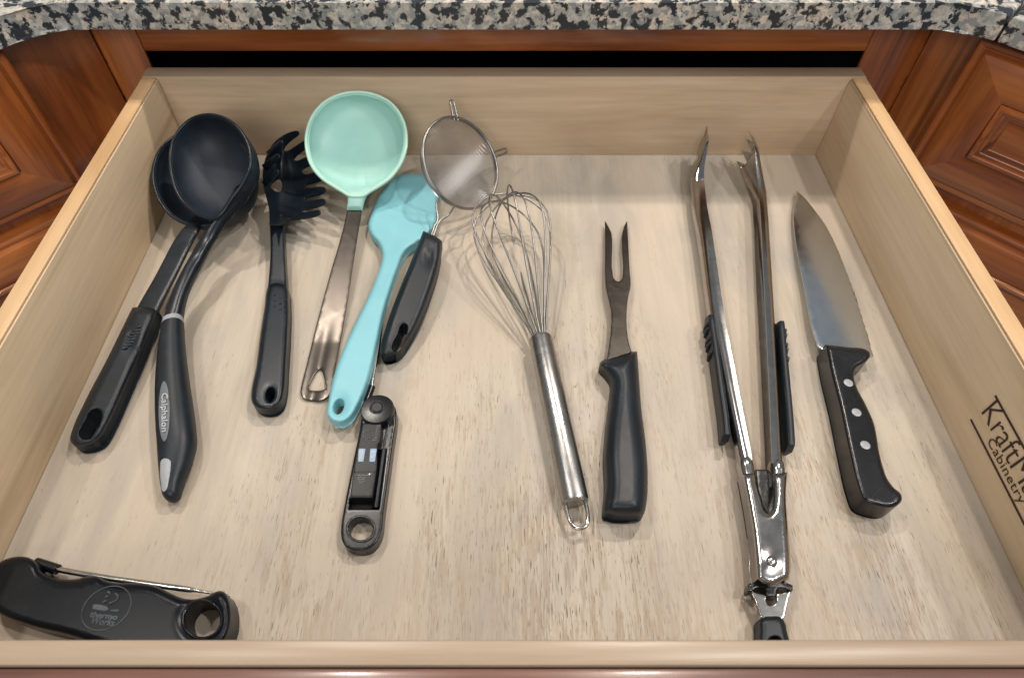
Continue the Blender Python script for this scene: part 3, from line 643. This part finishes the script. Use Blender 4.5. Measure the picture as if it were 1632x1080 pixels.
tube('pivot_disc', [P(601, 651, .0180)*np.array([1, 1, 0])+EZ*z for z in (.010, .0172, .0179, .0180, .01801)], [.0132, .0132, .0127, .0122, .0001], M['gloss'], t1, Mr=48, smooth=30)
dc = P(600.5, 649, .0180)
tube('pivot_ring', [dc+np.array([.0052*math.cos(a), .0052*math.sin(a), .0002]) for a in np.linspace(0, 2*math.pi, 40, endpoint=False)], .0007, M['gloss'], t1, closed=True, Mr=8)
tube('pivot_cap', [dc+EZ*z for z in (-.001, .0006, .0009, .00092)], [.0043, .0043, .0038, .0001], M['matte'], t1, Mr=32, smooth=30)
tube('ferrule', [P(584, 640, .008), P(593, 616, .008)], .0029, M['gloss'], t1, Mr=14)
tube('probe', [P(592, 618, .008), P(597, 590, .008), P(604, 545, .0075), P(610, 505, .007), P(612.5, 492, .007)], [.0017, .0017, .0017, .0012, .0009], M['steel'], t1, Mr=12)
sd1 = unit(P(567, 735, .0171)-P(571, 715, .0171))
for cxs, tx in ((575.8, 'ON/OFF'), (594.3, '\u00b0C/\u00b0F')):
    text_on('switch_lettering', tx, P(cxs, 725, .0172), -sd1, np.cross(EZ, -sd1), .0030, M['white'], arm, align='CENTER', offset=0)
text_on('relief_lettering', 'Thermo', P(600, 690, .0167), -sd1, np.cross(EZ, -sd1), .0045, M['gloss'], arm, align='CENTER')
tube('relief_ring', [P(586, 692, .0166)+np.array([.0038*math.cos(a), .0038*math.sin(a), 0]) for a in np.linspace(0, 2*math.pi, 30, endpoint=False)], .0003, M['gloss'], arm, closed=True, Mr=6)

# --- large thermometer lying along the front
t2 = thing('folding_thermometer', P(170, 975, 0), 'large scuffed black folding thermometer with ringed end, lying along the front edge', 'thermometer')
ob = spl([(-12, 905), (0, 895), (15, 888.5), (33, 886), (49, 889), (60, 898), (65, 909), (77, 916.5), (98, 922), (121, 922), (140, 917.5), (154, 917), (168, 924), (186, 928), (207, 928), (232, 929.5), (252, 935), (273, 945), (293, 953), (310, 954), (332, 948.5), (346, 941.5), (356, 942), (364, 953), (368, 972), (366, 1000), (356, 1022), (335, 1038), (310, 1040), (280, 1034), (230, 1036), (170, 1030), (110, 1012), (51, 998), (0, 978), (-14, 965), (-20, 935)], 5)
rh = ell(322, 986, 29, 28, 0, 40)
tz = lambda u, v: .0225-.0018*math.exp(-(((u-322)**2+(v-986)**2)**.5-30)**2/60)
bd2 = pillow('body', ob, tz, .0225, .0055, M['thermo'], t2, [rh], step=3, grid=6)
pillow('ring_lip', ell(322, 986, 33.5, 32, 0, 44), .0222, .0026, .0010, M['gloss'], bd2, [ell(322, 986, 29.2, 28.2, 0, 44)], step=3)
em = P(170, 968, .0226)
tube('emblem_ring', [em+np.array([.0150*math.cos(a), .0135*math.sin(a), .0]) for a in np.linspace(0, 2*math.pi, 60, endpoint=False)], .0004, M['etch'], bd2, closed=True, Mr=6)
ex = unit(P(200, 972, .0226)-P(140, 965, .0226)); ey = np.cross(EZ, ex)
pillow('emblem_bar', spl([(149, 962.5, 1), (160, 963), (173, 969), (170, 972), (158, 971.5), (147, 969, 1)], 3), .0228, .0006, .0001, M['etch'], bd2, step=2)
pillow('emblem_bar', spl([(177, 970.5, 1), (190, 970.5, 1), (187, 974, 1), (175, 973, 1)], 3), .0228, .0006, .0001, M['etch'], bd2, step=2)
text_on('emblem_lettering', 'thermo', P(144, 978, .0228), ex, ey, .0048, M['etch'], bd2, offset=.02, aspect=1.25)
text_on('emblem_lettering', 'Works', P(145, 988, .0228), ex, ey, .0054, M['etch'], bd2, offset=.015, shear=.1)
for a_, b_ in (((172, 943), (176, 946)), ((169, 951), (173, 950)), ((164, 959.5), (171, 957))):
    tube('emblem_mark', [P(*a_, .0228), P((a_[0]+b_[0])/2, (a_[1]+b_[1])/2-1, .0230), P(*b_, .0228)], [.0008, .0006, .0003], M['etch'], bd2, Mr=6)
tube('emblem_mark', smooth3([P(183, 945, .0228), P(188, 949, .0228), P(187, 955, .0228), P(182, 958, .0228), P(175, 961, .0228)], 14), [.0006, .0009, .0006, .0009], M['etch'], bd2, Mr=6)
tube('ferrule', [P(58, 896, .010), P(92, 907, .010)], .0035, M['gloss'], t2, Mr=14)
tube('probe', [P(88, 906, .010), P(150, 917, .010), P(220, 927.5, .0098), P(295, 938, .0095), P(315, 941, .0093), P(367, 949, .009)], [.0020, .0020, .0020, .0020, .0011, .0007], M['steel'], t2, N=30, Mr=12)

# --- teal spatula
sp = thing('spatula', P(550, 640, 0), 'turquoise silicone spatula with hanging hole, partly under the strainer', 'spatula')
spz = lambda u, v: (lerp(.0135, .0135, 0) if v < 385 else lerp(.0135, .0205, (v-385)/90)) if v < 480 else .0205-.0040*math.exp(-((u-540)**2/160+(v-646)**2/420))
spo = spl([(622, 289), (633, 280), (647, 277), (664, 277), (680, 279), (692, 289), (698, 318), (697, 342), (690, 364), (678, 379), (663, 388), (649, 397), (641, 408), (635, 424), (625, 452), (611, 498), (600, 549), (587, 604), (568, 650), (557, 666), (543, 673), (529, 670), (521, 659), (522, 648), (532, 598), (560, 527), (587, 472), (604, 430), (609, 412), (608, 398), (602, 386), (592, 375), (587, 361), (590, 346), (600, 320), (610, 302)], 5)
def spth(v): return 0
pillow('silicone_body', spo, spz, .0115, .0040, M['teal'], sp, [ell(540, 648, 8, 12.5, .28, 30)], step=2.2, grid=4.5, rv=.0050)

# --- strainer
st = thing('strainer', P(665, 470, 0), 'small wire mesh strainer with black handle, bowl resting on the spatula', 'strainer')
ns = unit((.64, -.39, .66)); ps = P(736, 260, .046); e1 = unit(np.cross(ns, EZ)); e2 = np.cross(ns, e1); RS = .0465
def srim(a, r=RS): return ps+r*(math.cos(a)*e1+math.sin(a)*e2)
tube('rim', [srim(a) for a in np.linspace(0, 2*math.pi, 72, endpoint=False)], .0014, M['wire'], st, closed=True, Mr=10)
tube('rim_band', [srim(a, RS-.0004)-ns*.0028 for a in np.linspace(0, 2*math.pi, 72, endpoint=False)], .0011, M['wire'], st, closed=True, Mr=8)
DS = .031
def sb(a, b): return ps+RS*(a*e1+b*e2)-ns*(DS*max(0, 1-a*a-b*b)**.62+.001)
tubes = []
for i in range(-25, 26):
    a = i/26; L_ = math.sqrt(1-a*a)
    if L_ < .1: continue
    k = max(6, int(30*L_))
    tubes.append(tube('', [sb(a, t) for t in np.linspace(-L_, L_, k)], (.00023), None, None, Mr=4, build=False))
    tubes.append(tube('', [sb(t, a) for t in np.linspace(-L_, L_, k)], (.00023), None, None, Mr=4, build=False))
setp(join_tubes('mesh_bowl', tubes, M['meshwire'], st), kind='stuff')
def srpix(u, v): return PP(u, v, ps, ns)
for a_, b_ in (((726, 190), (720, 163)), ((790, 246), (806, 240))):
    p0_, p1_ = srpix(*a_), srpix(*b_)
    if p1_[1] > YB-.003: p1_ = PY(b_[0], b_[1], YB-.004)
    w_ = unit(np.cross(p1_-p0_, ns))*.0026
    tube('rest_hook', [p0_-w_-(p1_-p0_)*.1, p0_*.5+p1_*.5-w_, p1_-w_*.8, p1_+(p1_-p0_)*.10, p1_+w_*.8, p0_*.5+p1_*.5+w_, p0_+w_-(p1_-p0_)*.1], .0011, M['wire'], st, N=30, Mr=8)
zA = P(702, 310, .036); zB = P(723, 329, .032)
tube('neck_wire', [srpix(702, 309), P(695.5, 327, .034), P(698, 349, .029), P(692, 362, .027), P(685, 385, .024)], .0011, M['wire'], st, N=26, Mr=8)
tube('neck_wire', [srpix(725, 327), P(715.5, 342, .031), P(702, 351, .029), P(695, 364, .027), P(688, 385, .024)], .0011, M['wire'], st, N=26, Mr=8)
sth = lambda u, v: lerp(.0315, .0175, (v-375)/170)-.0026*math.exp(-((u-684)**2/55+(v-408)**2/190))
slo = spl([(635, 531), (638.5, 520), (643, 516), (648, 518.5), (648.5, 527), (641, 551), (634, 560), (627.5, 560), (625.5, 552)], 5)
pillow('handle', spl([(674.5, 368, 1), (690, 374), (705, 384, 1), (703, 412), (698, 440), (688, 473), (668, 524), (650, 556), (638, 570), (622, 576), (609, 571), (606, 560), (614, 524), (633, 470), (655, 416)], 5), sth, .0160, .0055, M['rubber'], st, [slo], step=2.2, rv=.0075, sil=True)

# --- balloon whisk
wk = thing('whisk', P(890, 680, 0), 'stainless steel balloon whisk with brushed tube handle', 'whisk')
A_ = P(917, 801, .0108); B_ = P(861.5, 539, .0150); T_ = P(803, 318, .0395)
tube('handle', [A_+(B_-A_)*t for t in (0, .004, .02, .5, .98, .996, 1)], [.0086, .0098, .0103, .0103, .0103, .0098, .0086], M['brushed'], wk, Mr=40, smooth=50)
ax = unit(T_-B_); LW = np.linalg.norm(T_-B_); w1 = unit(np.cross(ax, EZ)); w2 = np.cross(w1, ax)
prof = [(0, .0050), (.10, .0090), (.25, .0160), (.42, .0245), (.58, .0320), (.72, .0365), (.84, .0355), (.93, .0270), (.985, .0130), (1.0, 0)]
for k in range(7):
    a = math.pi*(k+.35)/7+.12; d_ = math.cos(a)*w1+math.sin(a)*w2; off = np.cross(ax, d_)*(.0045*math.sin(2.4*k+.6))
    lk = LW*(1.03-.03*(k % 3)); rs = 1.0-.02*(k % 2)
    pts = [B_+ax*(-.006)+d_*.0045]+[B_+ax*lk*s+d_*r_*rs+off*min(1, s*1.3)**2 for s, r_ in prof]+[B_+ax*lk*s-d_*r_*rs+off*min(1, s*1.3)**2 for s, r_ in prof[-2::-1]]+[B_+ax*(-.006)-d_*.0045]
    tube('wire_loop', pts, .00088, M['wire'], wk, N=90, Mr=8)
lp = unit(np.cross(A_-B_, EZ)); ad = unit(A_-B_)
tube('hanging_loop', [A_-ad*.004+lp*.0072, A_+ad*.008+lp*.0072, A_+ad*.0165+lp*.005, A_+ad*.0190, A_+ad*.0165-lp*.005, A_+ad*.008-lp*.0072, A_-ad*.004-lp*.0072], .0015, M['steel'], wk, N=40, Mr=10)

# --- carving fork
cf = thing('carving_fork', P(995, 700, 0), 'two pronged steel carving fork with smooth black handle', 'fork')
fo_ = spl([(964, 351, 1), (970, 362), (974.5, 372), (975.5, 382), (977, 440), (980, 446), (985.5, 448.5), (990.5, 446), (992.5, 440), (991, 382), (992, 371), (995, 360), (999.5, 352, 1), (1001, 380), (1003.5, 432), (1005, 455), (1001.5, 472), (999, 492), (998.5, 515), (1001, 540), (1008, 566, 1), (966, 578, 1), (970, 555), (974, 520), (974, 495), (971, 480), (965.5, 455), (964.5, 392)], 4)
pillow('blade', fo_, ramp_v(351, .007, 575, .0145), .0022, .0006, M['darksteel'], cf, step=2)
cfo = spl([(954, 585), (957, 577), (980, 568), (1006, 560, 1), (1015.5, 560, 1), (1018, 593), (1022, 649), (1029, 704), (1032.5, 760), (1030, 804), (1024, 823), (1012, 829), (991, 831), (970, 828), (959.5, 820), (960, 805), (962, 777), (960.5, 732), (964, 682), (969, 638), (968, 612), (960, 600)], 5)
cfz = lambda u, v: .0255-.0025*math.exp(-((v-640)/60)**2)+.001*math.exp(-((v-800)/25)**2)
pillow('handle', cfo, cfz, .0250, .0115, M['rubber'], cf, step=2.4, grid=5, rv=.0145, sil=True)

# --- chef's knife
kn = thing('chef_knife', P(1350, 640, 0), 'chef knife with black triple rivet handle, blade pointing to the back', 'knife')
kb = [(1270.5, 305, 1), (1283, 316), (1297, 333), (1317, 361), (1337, 402)]
edge = [(1337, 402), (1355, 448), (1377, 514), (1391, 566)]
ser = []
for i in range(3):
    a, b = np.array(edge[i]), np.array(edge[i+1]); n_ = int(np.linalg.norm(b-a)/5)
    for j in range(n_):
        t = j/n_; p_ = a+(b-a)*t; p_ = p_+np.array([1.1, -.5])*((j % 2)-.5)*(.8 if i else .2); ser.append((p_[0], p_[1], 1))
ko = spl(kb+ser[1:]+[(1392, 568, 1), (1380, 570, 1), (1318, 562, 1), (1303, 551, 1), (1293.5, 519), (1281, 453), (1270.5, 402), (1264.5, 352), (1264.5, 331), (1267, 316)], 4)
pillow('blade', ko, ramp_v(305, .0060, 565, .0130), .0016, .0005, M['blade'], kn, step=2, grid=8)
kho = spl([(1315, 549, 1), (1350, 553), (1384, 559), (1387, 566), (1379, 577), (1364, 587), (1361, 600), (1366, 618), (1378, 641), (1393, 675), (1402, 723), (1413, 760), (1424, 776), (1436, 787), (1437, 797), (1424, 808), (1398, 806), (1377, 797), (1367, 775), (1352, 715), (1337, 645), (1323, 590)], 5)
kh = pillow('handle', kho, lambda u, v: .0225, .0225, .0035, M['gloss'], kn, step=2.2, grid=5)
for u, v in ((1352, 610), (1365, 657), (1379, 709)):
    c = P(u, v, .0224); tube('rivet', [c+EZ*z for z in (-.001, .0002, .0004, .00042)], [.0036, .0036, .0032, .0001], M['silver'], kh, Mr=24, smooth=30)

# --- locking tongs
tg = thing('tongs', P(1225, 850, 0), 'long steel locking tongs with black side grips and scalloped tips', 'tongs')
HT = .0225
def arm_rings(edge_px, sgn, ws, zls, zhs):
    """half round channel standing on its side; edge_px: its upper inner edge; the web bulges to sgn"""
    n_ = 60; k = len(edge_px); tt = np.linspace(0, 1, n_); kk = np.linspace(0, 1, k)
    zh = np.interp(tt, np.linspace(0, 1, len(zhs)), zhs); zl = np.interp(tt, np.linspace(0, 1, len(zls)), zls); ww = np.interp(tt, np.linspace(0, 1, len(ws)), ws)
    px = interp_rows(edge_px, n_); R = []
    for i in range(n_):
        c = P(px[i][0], px[i][1], zh[i])*np.array([1, 1, 0]); R.append(arm_ring(c, sgn, ww[i], zl[i], zh[i]))
    return np.array(R)
def arm_ring(c, sgn, w, zl, zh, th_=.0012, e=2.6):
    mid, hh = (zl+zh)/2, (zh-zl)/2; out = []; inn = []
    for a in np.linspace(math.pi/2, -math.pi/2, 15):
        ca, sa = abs(math.cos(a))**(2/e), np.sign(math.sin(a))*abs(math.sin(a))**(2/e)
        out.append(c+EX*(sgn*w*ca)+EZ*(mid+hh*sa)); inn.append(c+EX*(sgn*(w-th_)*ca)+EZ*(mid+(hh-th_)*sa))
    return out+inn[::-1]
RL = arm_rings([(1122, 285), (1127, 328), (1136, 377), (1153, 490), (1166, 560), (1181, 640), (1200, 733)], -1, (.0125, .0115, .0085), (.0012, .0012, .004), (.0225, .0225, .0200))
aL = grid_mesh('arm', RL, M['tong'], tg, smooth=50)
RR = arm_rings([(1209, 300), (1212, 340), (1215, 400), (1220, 497), (1225, 600), (1231, 738)], 1, (.0105, .0105, .0100), (.0012, .0012, .004), (.0225, .0225, .0200))
aR = grid_mesh('arm', RR, M['tong'], tg, smooth=50)
def claw(edge0, tip, sgn, w0, bulge):
    """the arm's channel flaring into a tall cupped end plate with four teeth"""
    e0 = np.array([edge0[0], edge0[1], 0]); e1_ = np.array([tip[0], tip[1]-.013, 0]); R = []; n_ = 14
    for i in range(n_):
        t = i/(n_-1); k = t*t*(3-2*t); c = e0+(e1_-e0)*t; c[0] = lerp(e0[0], e1_[0], k)
        R.append(arm_ring(c-EY*.0015*(1-t), sgn, lerp(w0, bulge, k), lerp(.0012, .0010, k), lerp(.0225, .0430, min(1, t*1.35)**1.2), .0011, lerp(2.6, 2.0, k)))
    g = grid_mesh('claw', R, M['tong'], tg, smooth=45)
    last = np.array(R[-1]); o_, i_ = last[:15], last[15:][::-1]
    for q in ((0, 3), (4, 7), (7, 10), (11, 14)):
        a, b, a2, b2 = o_[q[0]], o_[q[1]], i_[q[0]], i_[q[1]]; m_ = (a+b+a2+b2)/4
        tp = m_+np.array([-sgn*.0030+(tip[0]-m_[0])*.35, .0125+.001*(q[0] == 0), {0: .003, 4: .002, 7: -.001, 11: -.002}[q[0]]])
        V = [a, b, b2, a2, tp]; mesh_obj('tooth', np.array(V), [(0, 1, 2, 3), (0, 4, 1), (1, 4, 2), (2, 4, 3), (3, 4, 0)], M['tong'], g, 30)
claw(RL[0][0], P(1125, 197, .0455), -1, .0125, .0055)
claw(RR[0][0], P(1194, 202, .0455), 1, .0105, .0080)

def grip(pts, sgn, name):
    """black grip strip on the outer side of an arm"""
    E_ = smooth3([P(u, v, .0200) for u, v in pts], 30); R = []
    for i, c in enumerate(E_):
        t = i/29; k = max(.05, min(1, math.sqrt(max(0, 1-(1-min(1, t/.06))**2)), math.sqrt(max(0, 1-(1-min(1, (1-t)/.05))**2))))
        b = c*np.array([1, 1, 0]); zc_, hh_ = .0115, .0095*k; w = .0062
        ring = []
        for a in np.linspace(0, 2*math.pi, 24, endpoint=False):
            ca, sa = math.cos(a), math.sin(a); ring.append(b+np.array([sgn*w*.5*(1+np.sign(ca)*abs(ca)**.5), 0, 0])+EZ*(zc_+hh_*np.sign(sa)*abs(sa)**.6))
        R.append(ring)
    g = grid_mesh(name, R, M['rubber'], tg, smooth=50)
    for k in range(5):
        t = .11+.055*k; c = E_[int(t*29)]*np.array([1, 1, 0])+np.array([sgn*.0062, 0, 0])
        tube('grip_ridge', [c+EZ*.005, c+EZ*.012+np.array([sgn*.0012, 0, 0]), c+EZ*.018], .0016, M['rubber'], g, Mr=8)
    return g
grip([(1139, 497), (1146, 545), (1154, 600), (1163, 660), (1166, 695)], -1, 'grip')
grip([(1240, 507), (1244, 555), (1249, 610), (1254, 670), (1256, 712)], 1, 'grip')
for rr_, sg_ in ((RL, -1), (RR, 1)):
    c_ = (np.array(rr_[-1][0])+np.array(rr_[-1][7]))/2*np.array([1, 1, 0]); d_ = unit((np.array(rr_[-1][0])-np.array(rr_[-6][0]))*np.array([1, 1, 0])); sx_ = np.array([d_[1], -d_[0], 0])
    R = []
    for t_, k_ in ((-.003, .92), (-.0015, 1.0), (.001, 1.03), (.003, 1.05), (.005, 1.03), (.0075, 1.0), (.012, .98), (.018, .97)):
        R.append([c_+d_*t_+sx_*(.0054*k_*np.sign(math.cos(a))*abs(math.cos(a))**.8)+EZ*(.0125+.0082*k_*np.sign(math.sin(a))*abs(math.sin(a))**.8) for a in np.linspace(0, 2*math.pi, 24, endpoint=False)])
    grid_mesh('arm_collar', R, M['tong'], tg, smooth=50)
pvz = lambda u, v: .0235+.0012*math.exp(-((u-1228)**2+(v-894)**2)/200)
pv = pillow('pivot_plate', spl([(1183, 755, 1), (1203, 752, 1), (1207, 772), (1214, 794), (1223, 816), (1226, 816), (1232, 796), (1233, 772), (1231, 754, 1), (1255, 752, 1), (1253, 790), (1257, 850), (1260, 905), (1258, 922, 1), (1249, 925), (1240, 930), (1230, 932), (1218, 930), (1206, 922, 1), (1204, 895), (1200, 850), (1191, 795)], 4), pvz, .017, .0045, M['tong'], tg, step=2, grid=4)
pillow('gap_shade_filler', spl([(1204, 748, 1), (1230, 748, 1), (1232, 800), (1226, 824, 1), (1212, 800)], 3), .0095, .008, .001, M['gloss'], tg, step=3)  # added black filler, stands in for the dark depth of the V gap
rv = P(1230, 894, .0246); tube('rivet', [rv+EZ*z for z in (-.001, .0004, .0014, .0018, .00185)], [.0036, .0036, .0028, .0014, .0001], M['steel'], pv, Mr=24, smooth=50)
tab = pillow('lock_tab', spl([(1195, 938, 1), (1206, 944), (1228, 947), (1248, 944), (1261, 938, 1), (1256, 955), (1249, 986, 1), (1214, 986, 1), (1206, 962)], 3), .0125, .0020, .0006, M['steel'], tg, [spl([(1221, 948, 1), (1237.5, 948, 1), (1237.5, 958), (1234, 963), (1229, 964.5), (1224, 963), (1221, 958)], 4)], step=2)
pillow('lock_slide', spl([(1193, 930, 1), (1215, 926), (1230, 929), (1247, 926), (1263, 932, 1), (1262, 942), (1250, 937), (1239, 938), (1238, 950, 1), (1221, 950, 1), (1220, 938), (1206, 937), (1193, 943)], 3), .0150, .010, .001, M['gloss'], tg, step=2)
pillow('pull_cap', spl([(1211, 986), (1218, 982), (1230, 981), (1243, 982), (1249, 987), (1255, 1008), (1259, 1030), (1255, 1045), (1235, 1050), (1214, 1045), (1209, 1030), (1210, 1005)], 5), .0165, .0150, .0045, M['rubber'], tg, [ell(1235, 1026, 11, 12, 0, 24)], step=2)
